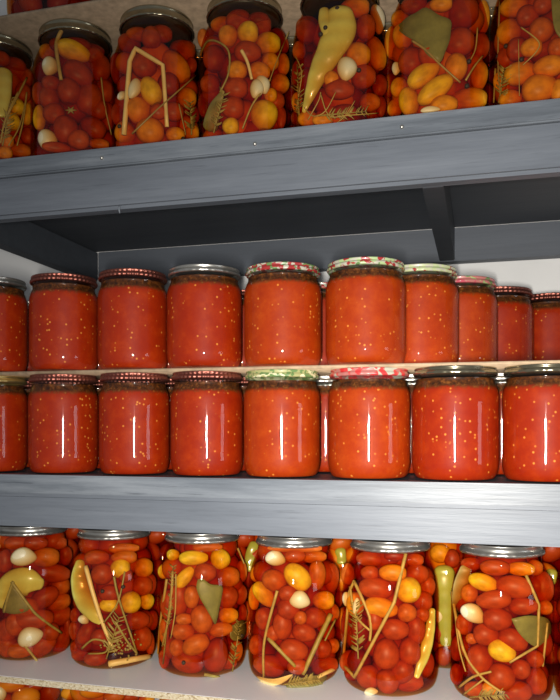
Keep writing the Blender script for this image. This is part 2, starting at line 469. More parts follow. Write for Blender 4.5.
for zt, bot in ((ZT, ZT-.0665), (ZM, CZ-.1092)):
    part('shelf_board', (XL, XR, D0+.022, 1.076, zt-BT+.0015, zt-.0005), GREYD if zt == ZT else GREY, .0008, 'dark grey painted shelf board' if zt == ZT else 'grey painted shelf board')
    part('front_edge_strip', (XL, XR, D0, D0+.022, zt-BT, zt), GREYW, .0015, 'worn grey strip along the shelf front')
    part('front_rail', (XL, XR, D0+.0015, D0+.022, bot, zt-BT-.0004), GREY, .0038)
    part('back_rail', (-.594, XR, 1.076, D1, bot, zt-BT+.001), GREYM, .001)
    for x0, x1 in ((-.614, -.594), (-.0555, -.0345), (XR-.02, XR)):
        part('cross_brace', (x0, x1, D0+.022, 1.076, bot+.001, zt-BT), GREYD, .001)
part('shelf_board', (XL, XR, D0+.001, 1.095, ZB-.0070, ZB), LAMINATE, .0004, 'white laminated chipboard shelf')
part('chipboard_edge', (XL, XR, D0, D0+.001, ZB-.0069, ZB-.0003), CHIP, 0, 'raw speckled chipboard edge')
part('shelf_board', (XL, XR, D0, 1.095, ZL-.0105, ZL), LAMINATE, .0004, 'white laminated lowest shelf')
for x in (XL-.042, XR+.002):
    part('upright', (x, x+.04, D0, D0+.04, 0, CZ+.75), GREY, .002)
# small bright nail heads in the top strip
for (u, v) in ((102, 158), (255, 144), (402, 127)):
    p = CAM + ray(u, v)*(D0/zfac(u))
    bm = bmesh.new(); bmesh.ops.create_uvsphere(bm, u_segments=12, v_segments=8, radius=.0022)
    o = link('screw_head', tomesh(bm, 'screw_head'), SILVER, unit); o.location = (p.x, D0-.0003-0, p.z); o.location -= Vector((0, .9, 0))
# paint drip under the front rail
p = CAM + ray(119, 203)*(D0/zfac(119))
bm = tube([Vector((p.x, D0+.001, ZT-.064+CZ*0)), Vector((p.x, D0, ZT-.068)), Vector((p.x+.001, D0, ZT-.0725))], [.0008, .0014, .0005], 1, Vector((0,1,0)), 8)
for v in bm.verts: v.co -= Vector((0, .9, 0))
link('paint_drip', tomesh(bm, 'paint_drip'), GREYW, unit)

# hardboard sheets laid across the jar lids
ZP0, ZP1 = CZ+.0622, CZ+.0600       # underside at left / right
PX0, PX1 = -.70, .55
def zp(x): return ZP0+(ZP1-ZP0)*(x-PX0)/(PX1-PX0)
bm = box_bm(PX0, PX1, .736, 1.09, 0, .0035, .0006)
for v in bm.verts: v.co.z += zp(v.co.x)
place_mesh('hardboard_sheet', bm, HARD, 'thin brown hardboard sheet between the two stacked layers of sauce jars', 'board')
ZU = CZ+.304+.1715
bm = box_bm(-.70, .55, .745, 1.09, ZU, ZU+.004, .0006)
place_mesh('hardboard_sheet', bm, HARD, 'brown hardboard sheet laid on the lids of the topmost pickle jars', 'board')

# ---------------------------------------------------------------- sauce jars (two layers on the middle shelf)
def sauce_jar(u, w, d, base, top, lid, label, slabel, group, orange=False):
    Z = d/zfac(u); st = math.sqrt(1+((u-U0)/F)**2)
    R = (w+2.6)*Z/F/2/st
    j = jar('small', u, d, R, base, top-base, lid, GLASS, label, group)
    H = j.H
    pr = [(0, .014*H)] + [(max(0.0, r*R-.0012), max(z, .014)*H) for r, z in SMALL if z < .905] + [(0, .908*H)]
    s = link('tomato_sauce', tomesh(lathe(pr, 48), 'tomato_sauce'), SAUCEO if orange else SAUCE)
    s.location = j.root.location; s.rotation_euler.z = random.uniform(0, 6)
    tag(s, slabel, 'sauce', None, 'stuff')
    return j
GU, GLW = 'sauce jars in the upper layer', 'sauce jars in the lower layer'
def base_u(u, d): return zp((CAM+ray(u, V0)*(d/zfac(u))).x)+.0036
UP = [ # u, w, d, vtop, lid, words, orange
 (-6, 68, .765, 275, 'silver', 'with silver lid, cut by the left frame edge, upper layer', 0),
 (64, 69, .765, 272.5, 'copper', 'with copper lid, second from left in the upper layer', 0),
 (133, 70, .765, 268, 'copper', 'with copper lid, third from left in the upper layer', 0),
 (204.5, 74.5, .765, 264, 'silver', 'with silver lid, fourth from left in the upper layer', 0),
 (283, 77, .765, 262, 'redfloral', 'with red floral lid, at the front of the upper layer', 1),
 (365.5, 80, .765, 257, 'greenfloral', 'with green and white floral lid, tallest of the upper layer', 1),
]
for u, w, d, vt, lid, words, og in UP:
    Z = d/zfac(u); Zf = Z-.036
    top = CZ + (V0-vt)*Zf/F
    lw = LIDWORD[lid].replace(' metal', '')
    sauce_jar(u, w, d, base_u(u, d), top, lid, 'glass sauce jar '+words,
              'tomato sauce in the jar '+words, GU, og)
TOPZ = CZ+.1745
RE = [ # u, Z, lid, words, orange
 (419, .820, 'palegreen', 'with pale green floral lid, receding behind the tallest jar', 1),
 (460, .882, 'greenpink', 'with green and pink lid, third from right, upper layer', 1),
 (498, .943, 'copper', 'with copper lid, second from right in the upper layer', 0),
 (549, .985, 'copper', 'with copper lid, at the right edge of the upper layer', 0),
]
for u, Z, lid, words, og in RE:
    d = Z*zfac(u)
    sauce_jar(u, 2*.0425*F/Z*math.sqrt(1+((u-U0)/F)**2), d, base_u(u, d), TOPZ, lid, 'glass sauce jar '+words,
              'tomato sauce in the jar '+words, GU, og)
sauce_jar(322, 72, .872, base_u(322, .872), TOPZ-.006, 'redfloral', 'sauce jar peeping out behind the red floral and green floral lidded jars', 'tomato sauce in the jar half hidden behind two floral lidded jars', GU)
LO = [
 (-7, 70, .765, 'gold', 'with gold lid, at the left edge of the lower layer', 0),
 (63.5, 70, .765, 'copper', 'with copper lid, leftmost of three such in the lower layer', 0),
 (134.5, 70.5, .765, 'copper', 'with copper lid, middle of three such in the lower layer', 0),
 (207, 72, .765, 'copper', 'with copper lid, rightmost of three such in the lower layer', 0),
 (282, 76, .765, 'greenyellow', 'with green and yellow lid, centre of the lower layer', 1),
 (369, 82, .765, 'redpink', 'with red and pink printed lid in the lower layer', 1),
 (455, 87, .765, 'silver', 'with plain silver lid, second from right in lower layer', 0),
 (546, 90, .765, 'silver', 'with plain silver lid, at right edge of lower layer', 0),
]
for u, w, d, lid, words, og in LO:
    x = (CAM+ray(u, V0)*(d/zfac(u))).x
    if lid == 'silver': lid = 'bronze'
    sauce_jar(u, w, d, ZM+.0003, zp(x)-.0002, lid, 'glass sauce jar '+words, 'tomato sauce in the jar '+words, GLW, og)
for u, lid, words in ((326, 'silver', 'left of the red and pink lidded one'), (411, 'silver', 'right of the red and pink lidded one'),
                      (502, 'silver', 'between the two front silver lidded jars'), (243, 'copper', 'left of the green and yellow lidded one'),
                      (99, 'copper', 'between the leftmost two copper lidded ones'), (170, 'copper', 'between the last two copper lidded ones'), (26, 'copper', 'beside the gold lidded one')):
    d = .872; x = (CAM+ray(u, V0)*(d/zfac(u))).x
    sauce_jar(u, 76, d, ZM+.0003, zp(x)-.0002, lid, 'rear lower-layer sauce jar '+words, 'tomato sauce in the rear lower-layer jar '+words, GLW)

for u, lid, words in ((28, 'silver', 'beside the silver lidded jar at the left edge'), (99, 'copper', 'between two copper lidded jars'), (169, 'silver', 'left of the middle silver lidded jar'), (243, 'copper', 'right of the middle silver lidded jar')):
    sauce_jar(u, 70, .875, base_u(u, .875), TOPZ-.009, lid, 'rear upper-layer sauce jar '+words, 'tomato sauce in the rear upper-layer jar '+words, GU)

# ---------------------------------------------------------------- pickle jars
GT, GB, GR_ = 'pickle jars on the top shelf', 'pickle jars on the white shelf', 'pickle jars behind the front row on the white shelf'
def pj(u, d, z, lid, label, group, R=.052, H=None):
    if H is None: H = .1605 if abs(z-ZB) < .01 else .169
    return jar('big', u, d, R, z+.0003, H, lid, GLASSB, label, group)
def fill(j, ox, oy, sc, name, toms, garl=(), stalks=(), corns=()):
    cnt = {}
    for t in toms: cnt[t[5]] = cnt.get(t[5], 0)+1
    for x, y, a, b, g, c in toms:
        lab = '%s cherry tomato inside %s' % (TN[c], name)
        tomato(j, ox, oy, sc, x, y, a, b, g, c, lab[:150], '%s tomatoes in %s' % (TN[c], name))
    for x, y, a, b, g, w in garl: garlic(j, ox, oy, sc, x, y, a, b, g, '%s in %s' % (w, name))
    for pts, wd, sharp, mt, w in stalks: stalk(j, ox, oy, sc, pts, wd, '%s in %s' % (w, name), mt, sharp)
    for i, (x, y, w) in enumerate(corns): corn(j, ox, oy, sc, x, y, '%s in %s' % (w, name), 'peppercorns in '+name)
def backing(j, mixture, n=20, all_round=False, lo=.05, hi=.90):
    """tomatoes packed deeper in the jar: second layer and rear"""
    zs = lo; k = 0
    if j.z > ZB+.3: hi = .74
    while zs < hi:
        Rr = j.R*rad_at('big', min(.93, zs+.04)); m = 7 if Rr > j.R*.9 else 6
        for i in range(m):
            a = 2*PI*i/m + (k % 2)*PI/m + random.uniform(-.15, .15)
            c = random.choice(mixture); s = random.uniform(.0125, .0155)
            rr = Rr-.0035-s*1.0
            pos = j.C + Vector((math.cos(a)*rr, math.sin(a)*rr, j.z+j.H*zs+s+random.uniform(0, .003)))
            toward = -(math.cos(a)*j.n.x+math.sin(a)*j.n.y)
            if toward > .2 and not all_round:
                pos -= Vector((math.cos(a), math.sin(a), 0))*.015        # behind the modelled front layer
            M = Matrix.Translation(pos) @ Matrix.Rotation(a+PI/2, 4, 'Z') @ Matrix.Rotation(random.uniform(-.9, .9), 4, 'Y') @ Matrix.Diagonal((s*1.25, s, s*.95, 1))
            LATE.append((M, c))
        zs += .145; k += 1
LATE = []

# ---- top shelf
zt = ZT
n = 'the leftmost top-shelf jar with crossing straw stalks'
jA = pj(-3, .80, zt, 'bronze', 'pickle jar at the left end of the top shelf with crossing straw stalks', GT)
S = (0, 0, 4.117)
fill(jA, *S, n, [(60,190,45,28,10,'r'),(10,200,30,28,0,'r'),(62,262,52,38,20,'o'),(115,560,28,35,0,'r'),(80,620,45,27,0,'o'),(28,580,28,28,0,'a'),
 (70,440,28,32,0,'y'),(112,470,22,45,5,'y'),(50,500,30,35,0,'y'),(95,380,30,40,0,'r'),(20,630,30,25,0,'a'),(110,320,28,35,0,'o')], (),
 [([(110,320),(60,420),(20,500),(2,590)],7,0,STEM,'long straw stalk bent to the left'),([(75,380),(40,450),(15,520)],7,0,STEM,'short straw stalk'),([(110,380),(95,500),(70,600)],6,0,STEM,'upright thin straw stalk'),([(35,600),(80,520),(108,400)],5,0,STEM,'crossing thin straw stalk')])
pepper(jA, *S, [(15,300,33),(10,390,33),(2,470,22)], 'pale green pepper piece in '+n)
n = 'the top-shelf jar with two white garlic rounds'
jB = pj(75.5, .80, zt, 'bronze', 'pickle jar on the top shelf, mostly red tomatoes with two white garlic rounds', GT)
S = (20, 0, 4.373)
fill(jB, *S, n, [(250,160,60,30,0,'d'),(320,180,50,30,0,'d'),(170,165,40,28,0,'d'),(120,215,35,35,0,'y'),(350,300,45,60,0,'r'),(325,245,42,34,0,'r'),(370,400,40,50,0,'r'),(385,510,35,60,0,'r'),
 (340,480,45,42,0,'r'),(85,410,30,50,0,'r'),(130,425,42,50,0,'r'),(255,325,68,48,25,'r'),(235,225,72,42,15,'y'),(150,500,48,44,0,'r'),(140,365,42,30,0,'r'),(300,435,55,70,15,'r'),(215,400,48,55,0,'r'),
 (85,515,26,55,0,'y'),(200,570,50,60,0,'r'),(160,645,60,22,0,'r'),(320,560,58,42,25,'r'),(345,630,45,22,0,'o'),(255,612,48,40,0,'r')],
 [(130,290,36,42,10,'white garlic clove at the upper left'),(118,612,42,46,0,'round white garlic slice at the base')],
 [([(198,105),(165,170),(160,225),(180,350)],16,0,STEM,'thick pale stalk beside the upper clove'),([(355,340),(370,460),(400,590)],6,0,TAN,'thin pink-brown stalk on the right')])
bm = bmesh.new()
for k in range(6):
    a = k*PI/3; W_p = [locate(jB, 20+(222+q*26*math.cos(a))/4.373, (482+q*18*math.sin(a))/4.373, .001+.001*q)[0] for q in (0, .33, .66, 1)]
    tube(W_p, [.0012, .0011, .0008, .0003], 1, jB.n, 6, bm)
place_mesh('tomato_calyx', bm, STEMG, 'small green star-shaped tomato calyx in '+n, 'tomato stalk')
n = 'the top-shelf jar with the bent stalk'
jC = pj(157, .80, zt, 'bronze', 'pickle jar on the top shelf with a yellow stalk bent like an upturned V', GT)
S = (100, 0, 4.373)
fill(jC, *S, n, [(165,115,50,30,0,'o'),(270,100,48,36,0,'r'),(370,130,50,35,0,'o'),(130,190,52,42,0,'r'),(225,165,42,48,0,'r'),(360,200,60,50,20,'a'),(300,370,48,48,0,'d'),(195,290,55,52,0,'r'),
 (400,285,24,34,0,'r'),(330,292,78,50,50,'a'),(80,500,30,50,0,'r'),(320,490,48,40,0,'r'),(255,490,38,32,0,'r'),(380,430,44,44,0,'a'),(170,485,52,58,0,'a'),(222,398,62,44,65,'y'),
 (400,580,35,35,0,'a'),(330,590,42,32,0,'a'),(110,580,45,50,0,'a'),(220,575,62,55,0,'a'),(75,300,30,70,0,'d'),(410,500,26,40,0,'d')],
 [(150,388,28,48,20,'chunky white garlic piece'),(100,418,28,18,-30,'small white garlic piece')],
 [([(105,590),(130,270),(155,212),(275,285),(293,555)],19,1,CREAM,'thick yellow stalk bent like an upturned V'),([(140,585),(260,470),(420,330)],7,1,TAN,'thin slanting stalk'),([(345,455),(375,590)],5,1,TAN,'short thin upright stalk')],
 [(85,553,'black peppercorn low on the left'),(363,607,'black peppercorn low on the right')])
n = 'the top-shelf jar with knobbly garlic'
jD = pj(244.7, .80, zt, 'bronze', 'pickle jar on the top shelf with a small knobbly garlic bulb and looped stalk', GT)
S = (190, 0, 4.664)
fill(jD, *S, n, [(150,60,55,38,0,'a'),(225,85,60,48,0,'r'),(110,130,58,48,0,'r'),(330,95,52,48,0,'r'),(405,145,42,48,0,'r'),(230,45,50,30,0,'d'),(320,50,50,30,0,'d'),(270,245,65,48,0,'r'),(115,275,54,62,0,'r'),(95,395,48,46,0,'r'),
 (435,300,30,52,0,'a'),(178,172,44,50,0,'a'),(270,155,50,50,0,'y'),(365,205,60,50,0,'y'),(220,330,48,42,0,'a'),(375,290,42,42,0,'a'),(325,335,52,42,0,'a'),(215,412,58,46,0,'r'),(420,390,44,46,0,'a'),
 (400,470,42,46,0,'r'),(375,445,32,32,0,'a'),(65,490,28,60,0,'d'),(200,505,56,50,0,'r'),(425,550,24,52,0,'r'),(345,540,64,70,0,'y'),(190,590,40,38,0,'y'),(440,210,22,40,0,'r'),(60,180,26,46,0,'o')],
 [(310,415,34,46,10,'left segment of the knobbly white garlic bulb'),(340,395,32,46,-20,'right segment of the knobbly white garlic bulb')],
 [([(240,235),(268,290),(288,370)],14,0,CREAM,'cream stalk of the garlic bulb'),([(48,260),(80,195),(130,195),(180,240),(180,340),(140,430)],9,0,STEMG,'looped pale stalk on the left'),([(375,370),(330,430),(285,500),(245,600)],8,0,STEM,'thin stalk curving down from the bulb'),([(460,150),(410,270),(370,380)],5,0,STEM,'thin stalk on the right')])
pepper(jD, *S, [(150,435,12),(115,510,32),(95,590,38)], 'dark green leafy pepper at the lower left of '+n, OLIVEPEP, 'pickled_pepper', 'pepper', .35)
n = 'the top-shelf jar with a long pepper'
jE = pj(339.5, .80, zt, 'bronze', 'pickle jar on the top shelf with a long pale green pointed pepper at its front', GT)
S = (280, 0, 4.667)
fill(jE, *S, n, [(130,60,60,50,10,'o'),(350,30,70,45,0,'a'),(450,250,82,42,75,'a'),(125,150,52,56,0,'r'),(90,235,32,44,0,'o'),(400,130,46,60,0,'r'),(365,260,60,56,0,'a'),(465,400,36,52,0,'r'),(470,500,26,50,0,'d'),
 (240,370,34,36,0,'a'),(390,360,60,55,0,'r'),(420,480,50,42,0,'o'),(280,420,70,44,5,'r'),(130,555,48,36,0,'a'),(80,340,26,60,0,'d'),(300,520,60,30,0,'d'),(80,480,26,50,0,'a'),(200,560,50,28,0,'a')],
 [(455,90,36,76,-10,'long pale garlic clove at the upper right'),(310,322,48,57,0,'round white garlic slice at the centre')],
 [([(190,440),(230,540),(320,538),(460,528)],5,0,STEM,'thin stalk along the base'),([(100,480),(150,540),(210,520),(260,430)],5,0,STEM,'thin curved stalk at the lower left'),([(60,240),(100,330),(90,430),(75,520)],5,0,STEM,'thin stalk along the left glass'),([(130,560),(180,470),(190,430)],5,0,STEM,'short branching stalk'),([(240,590),(300,545),(350,470)],4,0,STEM,'fine slanting stalk')],
 [(212,130,'black peppercorn on the pepper'),(190,160,'black peppercorn lower on the pepper'),(368,328,'black peppercorn beside the garlic slice'),(267,40,'black peppercorn at the pepper top')])
pepper(jE, *S, [(280,62,62),(278,140,80),(235,235,66),(185,330,50),(145,430,30),(112,520,10)], 'long pale green pointed pepper in '+n)
pepper(jE, *S, [(205,45,22),(212,95,34),(225,150,30)], 'small yellow-green lobe beside the long pepper in '+n)
n = 'the top-shelf jar with a broad bay leaf'
jF = pj(438, .80, zt, 'bronze', 'pickle jar on the top shelf with a broad bay leaf over yellow tomatoes', GT)
S = (380, 0, 4.667)
fill(jF, *S, n, [(95,90,44,38,0,'a'),(60,200,40,80,0,'a'),(480,80,32,80,0,'a'),(160,25,62,42,0,'r'),(285,20,52,34,0,'a'),(470,215,40,60,0,'r'),(385,62,76,76,0,'r'),(370,200,70,62,0,'r'),(110,170,50,60,0,'a'),
 (150,290,65,62,0,'r'),(300,490,62,42,0,'a'),(90,410,40,48,0,'a'),(70,505,36,42,0,'a'),(355,315,50,62,0,'a'),(462,355,40,66,0,'a'),(205,350,82,45,-32,'y'),(135,475,68,46,80,'y'),(415,465,85,50,5,'a'),(258,420,92,46,-35,'y'),(240,250,60,60,0,'r')],
 [(235,512,45,16,0,'flat white garlic piece at the base'),(75,320,22,32,0,'small white garlic piece on the left')],
 [([(150,190),(215,235),(280,300),(375,385)],9,0,TAN,'pale brown stalk crossing under the leaf'),([(455,130),(445,230),(415,290)],6,0,STEM,'thin stalk on the right'),([(400,375),(440,310),(480,260)],8,0,STEM,'forked stalk beside the peppercorn')],
 [(415,287,'black peppercorn beside the thin stalk'),(405,402,'black peppercorn near the base')])
leaf(jF, *S, [(75,130),(120,85),(165,60),(215,35),(275,70),(330,95),(330,150),(325,190),(305,240),(280,290),(240,270),(215,250),(190,215),(160,190),(115,165)], 'broad olive bay leaf in '+n)
n = 'the top-shelf jar at the right frame edge'
jG = pj(543, .80, zt, 'bronze', 'pickle jar at the right end of the top shelf, orange tomatoes and a dark leaf', GT)
S = (480, 0, 5.838)
fill(jG, *S, n, [(200,40,80,58,0,'a'),(370,30,55,50,0,'r'),(280,95,62,56,0,'r'),(360,180,68,66,0,'o'),(170,190,68,72,0,'a'),(160,340,56,62,0,'r'),(220,290,62,62,0,'r'),(450,280,50,50,0,'o'),(300,280,60,50,0,'a'),(240,430,92,62,0,'a'),(460,530,44,62,0,'a'),
 (180,580,64,50,0,'a'),(400,390,84,56,0,'a'),(350,520,96,76,0,'a'),(120,480,40,60,0,'a')], (),
 [([(115,0),(105,350),(120,580)],8,0,TAN,'long thin stalk along the left glass'),([(240,160),(340,240),(330,300),(250,380)],7,0,STEM,'bent pale stalk'),([(225,230),(230,560)],4,0,STEM,'straight fine stalk'),([(90,400),(80,600)],9,0,STEMG,'short stalk at the lower left'),([(130,430),(118,600)],7,0,STEMG,'second short stalk at the lower left')],
 [(152,270,'black peppercorn at the upper left'),(242,348,'black peppercorn at the middle'),(105,330,'black peppercorn on the left stalk')])
leaf(jG, *S, [(415,-30),(500,-30),(520,80),(500,230),(450,200),(425,120)], 'dark olive leaf in '+n)

# ---- white shelf, front row
zb = ZB
n = 'the leftmost white-shelf jar'
ja = pj(30.5, .815, zb, 'silver', 'leftmost pickle jar on the white shelf, red tomatoes and a pale pepper piece', GB)
S = (0, 520, 3.889)
fill(ja, *S, n, [(70,90,50,26,0,'r'),(140,90,45,26,0,'r'),(215,90,45,26,0,'r'),(20,160,28,45,0,'r'),(255,140,25,38,0,'r'),(175,145,55,36,0,'o'),(235,255,36,36,0,'o'),(200,205,72,36,10,'r'),(30,430,36,50,0,'r'),(60,405,36,46,0,'r'),(100,340,50,36,0,'r'),
 (175,300,56,36,-30,'r'),(230,372,50,36,-20,'r'),(230,320,46,32,-20,'o'),(130,385,76,38,0,'r'),(30,490,36,42,0,'r'),(190,435,40,36,0,'r'),(85,525,52,28,0,'o'),(235,480,36,52,15,'r'),(165,500,56,40,-30,'r'),(262,420,14,40,0,'r'),(-30,300,30,50,0,'r'),(-30,400,30,50,0,'r')],
 [(92,145,48,36,0,'white garlic clove near the top'),(118,455,48,38,-20,'white garlic clove near the base'),(-2,85,13,26,0,'white garlic clove at the frame edge')],
 [([(45,240),(110,330),(150,375),(240,440)],10,0,STEMG,'brown bent stalk crossing the pepper'),([(52,238),(30,300),(15,360)],9,0,STEMG,'short arm of the bent stalk'),([(90,480),(150,555)],9,0,STEM,'straw stalk at the base')])
pepper(ja, *S, [(15,330,26),(45,265,56),(100,238,54),(155,248,24)], 'pale yellow-green pepper piece in '+n)
leaf(ja, *S, [(45,250),(90,300),(115,345),(70,365),(20,360),(10,340)], 'olive dill frond in '+n, OLIVEPEP, 'dill_frond', 'herb')
n = 'the white-shelf jar with a curved yellow pepper'
jb = pj(114, .814, zb, 'silver', 'pickle jar on the white shelf with a curved yellow-green pepper and dill head', GB)
S = (60, 520, 3.89)
fill(jb, *S, n, [(250,145,50,26,0,'o'),(145,145,48,28,0,'r'),(60,370,20,30,0,'r'),(60,430,25,40,0,'r'),(60,495,20,26,0,'r'),(255,215,28,28,0,'r'),(165,210,42,40,0,'r'),(190,285,38,32,0,'r'),(320,255,42,38,0,'r'),(360,390,22,40,0,'r'),(350,480,18,44,0,'r'),
 (300,390,50,36,0,'r'),(320,460,38,50,0,'r'),(235,188,38,38,0,'y'),(325,185,38,38,0,'a'),(338,317,28,32,0,'y'),(275,320,40,42,0,'y'),(190,330,35,26,0,'y'),(105,440,34,50,30,'r'),(155,455,35,32,0,'r'),(85,540,40,26,0,'r'),(140,540,46,28,0,'r'),(355,250,20,40,0,'r'),(230,440,40,40,0,'d'),(250,110,60,20,0,'o')],
 [(92,388,22,18,30,'small white garlic clove under the pepper')],
 [([(100,180),(130,290),(165,400),(205,500)],15,0,CREAM,'thick pale stalk beside the pepper'),([(210,220),(230,310),(300,520)],8,0,STEMG,'long olive stalk'),([(252,200),(225,320),(170,400)],6,0,STEMG,'crossing olive stalk'),([(85,500),(130,465),(185,480),(175,515),(110,520)],7,0,STEMG,'ringed stalk at the base'),([(215,395),(260,470),(300,520)],8,0,STEMG,'lower olive stalk'),([(190,560),(270,545),(350,530)],22,0,CREAM,'cream onion strip along the base')],
 [(165,277,'dark peppercorn beside the pepper'),(245,260,'dark peppercorn between the stalks')])
pepper(jb, *S, [(78,165,18),(76,230,34),(95,310,38),(132,370,26),(155,398,10)], 'curved yellow-green pepper in '+n)
bm = bmesh.new()
for k in range(60):
    x = 235+random.gauss(0, 28); y = 490+random.gauss(0, 26)
    p_ = locate(jb, 60+x/3.89, 520+y/3.89, .0016)[0]
    bmesh.ops.create_icosphere(bm, subdivisions=1, radius=random.uniform(.0009, .0018), matrix=Matrix.Translation(p_))
place_mesh('dill_sprig', bm, STEMG, 'green dill seed head near the base of '+n, 'herb')
n = 'the white-shelf jar with an upright bay leaf'
jc = pj(202, .815, zb, 'silver', 'pickle jar on the white shelf with an upright grey-green bay leaf', GB)
S = (145, 520, 3.89)
fill(jc, *S, n, [(110,135,26,22,0,'y'),(75,200,25,30,0,'y'),(90,330,30,60,0,'r'),(375,200,24,45,0,'o'),(370,290,28,42,0,'r'),(380,360,18,35,0,'r'),(320,300,42,46,0,'r'),(235,205,44,36,0,'r'),(190,147,58,28,0,'y'),(292,150,38,42,-30,'y'),
 (325,220,46,40,0,'o'),(155,222,50,26,-50,'y'),(135,310,36,66,0,'r'),(182,300,30,44,0,'o'),(155,385,36,22,0,'o'),(220,385,42,56,-15,'o'),(325,370,40,32,0,'a'),(125,495,30,36,0,'o'),(295,425,48,28,-5,'o'),(150,432,46,34,5,'o'),
 (355,510,26,42,0,'o'),(198,483,56,38,-25,'o'),(320,590,42,30,0,'r'),(275,525,48,68,10,'r'),(168,580,66,42,15,'r'),(75,430,20,50,0,'o'),(75,540,22,40,0,'r'),(245,105,60,18,0,'o')], (),
 [([(85,230),(60,400),(50,520)],9,0,STEM,'straw stalk along the left glass'),([(108,200),(98,350),(68,490)],9,0,STEM,'second straw stalk on the left'),([(120,210),(118,350),(100,460)],5,0,STEM,'fine straw stalk on the left'),([(360,110),(385,170)],7,0,STEM,'short stalk at the neck'),([(230,600),(290,612)],12,0,STEMG,'short olive stalk at the base')],
 [(150,555,'dark peppercorn on the lowest red tomato'),(375,450,'dark peppercorn at the right')])
leaf(jc, *S, [(205,232),(225,228),(255,250),(300,258),(298,300),(290,340),(275,405),(258,380),(235,340),(212,300),(200,262)], 'upright grey-green bay leaf in '+n)
leaf(jc, *S, [(340,410),(385,390),(390,450),(350,470),(330,450)], 'dark dill clump at the right of '+n, OLIVEPEP, 'dill_frond', 'herb')
n = 'the white-shelf jar with two garlic cloves'
jd = pj(294, .815, zb, 'silver', 'pickle jar on the white shelf with two garlic cloves and a thick slanting stalk', GB)
S = (240, 520, 3.89)
fill(jd, *S, n, [(290,142,50,26,0,'o'),(215,140,42,26,0,'r'),(55,300,22,52,0,'a'),(360,360,28,36,0,'o'),(75,205,34,42,40,'a'),(355,225,32,60,0,'r'),(300,215,34,58,0,'o'),(185,285,36,30,0,'r'),(95,290,60,34,50,'y'),(135,235,52,42,20,'o'),
 (224,222,62,44,45,'y'),(325,312,44,36,0,'a'),(95,385,36,46,0,'r'),(130,440,26,32,0,'r'),(235,380,26,26,0,'o'),(165,410,38,56,0,'r'),(290,380,46,40,0,'r'),(190,345,46,42,0,'r'),(65,485,30,42,0,'r'),(362,490,25,30,0,'o'),
 (320,500,36,40,0,'r'),(250,437,48,35,15,'r'),(210,505,58,42,10,'r'),(225,570,42,30,0,'r'),(115,565,66,42,10,'r'),(330,565,56,38,-10,'r'),(215,110,110,16,0,'o')],
 [(138,150,42,32,10,'ragged white garlic clove near the neck'),(233,312,42,36,10,'smooth white garlic clove at the centre')],
 [([(145,275),(95,470),(92,610)],10,0,STEM,'long straw stalk on the left'),([(352,368),(290,500),(245,600)],18,0,STEMG,'thick slanting brown stalk'),([(372,385),(330,470)],7,0,STEMG,'thin side stalk'),([(110,460),(215,570)],14,0,STEMG,'flat olive stalk on the left'),([(375,575),(300,612)],14,0,CREAM,'cream strip at the lower right')])
leaf(jd, *S, [(62,606),(130,618),(205,600),(170,632),(130,645),(90,638)], 'yellow onion petal on the base of '+n, CREAM, 'onion_petal', 'onion')
leaf(jd, *S, [(190,625),(290,605),(340,610),(300,650),(230,660),(180,650)], 'dark dill layer on the base of '+n, OLIVEPEP, 'dill_frond', 'herb')
n = 'the white-shelf jar with a long V-shaped stalk'
je = pj(390, .812, zb, 'silver', 'pickle jar on the white shelf with a long straw stalk folded in a V', GB)
S = (330, 520, 3.892)
fill(je, *S, n, [(155,150,54,32,0,'r'),(330,155,36,26,0,'r'),(250,140,40,20,0,'d'),(70,210,28,45,0,'o'),(380,260,30,42,0,'r'),(340,210,46,40,0,'r'),(155,205,36,28,0,'r'),(245,205,54,32,0,'a'),(70,400,28,60,0,'d'),(120,430,36,60,0,'d'),(100,330,36,50,0,'a'),(180,265,68,42,5,'r'),
 (360,315,40,38,0,'r'),(305,272,48,50,0,'y'),(175,390,28,40,0,'r'),(200,340,66,38,10,'a'),(360,370,26,30,0,'r'),(300,360,38,35,0,'o'),(335,430,36,56,0,'r'),(255,425,54,40,0,'r'),(375,560,30,50,0,'d'),(310,510,42,54,0,'r'),(220,520,50,60,0,'r'),
 (80,550,44,46,0,'r'),(90,640,36,30,0,'r'),(280,590,42,48,30,'r'),(150,610,48,46,0,'r'),(310,662,56,34,-10,'r'),(225,650,46,48,0,'r')],
 [(65,308,20,30,0,'small white garlic clove on the left'),(102,335,14,34,10,'ragged white garlic sliver'),(160,668,28,16,-10,'white garlic piece at the base')],
 [([(295,130),(250,320),(160,490),(95,612),(50,560),(75,280),(95,235)],12,1,STEM,'long straw stalk folded in a V'),([(95,240),(155,380),(155,470)],11,0,STEM,'straw stalk inside the V'),([(78,260),(100,370),(155,430)],9,0,STEM,'thin straw stalk inside the V')])
pepper(je, *S, [(398,350,12),(388,430,20),(368,520,22),(337,608,11)], 'slim yellow-green pepper strip at the right of '+n)
n = 'the rightmost full white-shelf jar'
jf = pj(501.5, .812, zb, 'silver', 'pickle jar on the white shelf right side, big garlic clove and crossed straw stalks', GB)
S = (440, 520, 3.892)
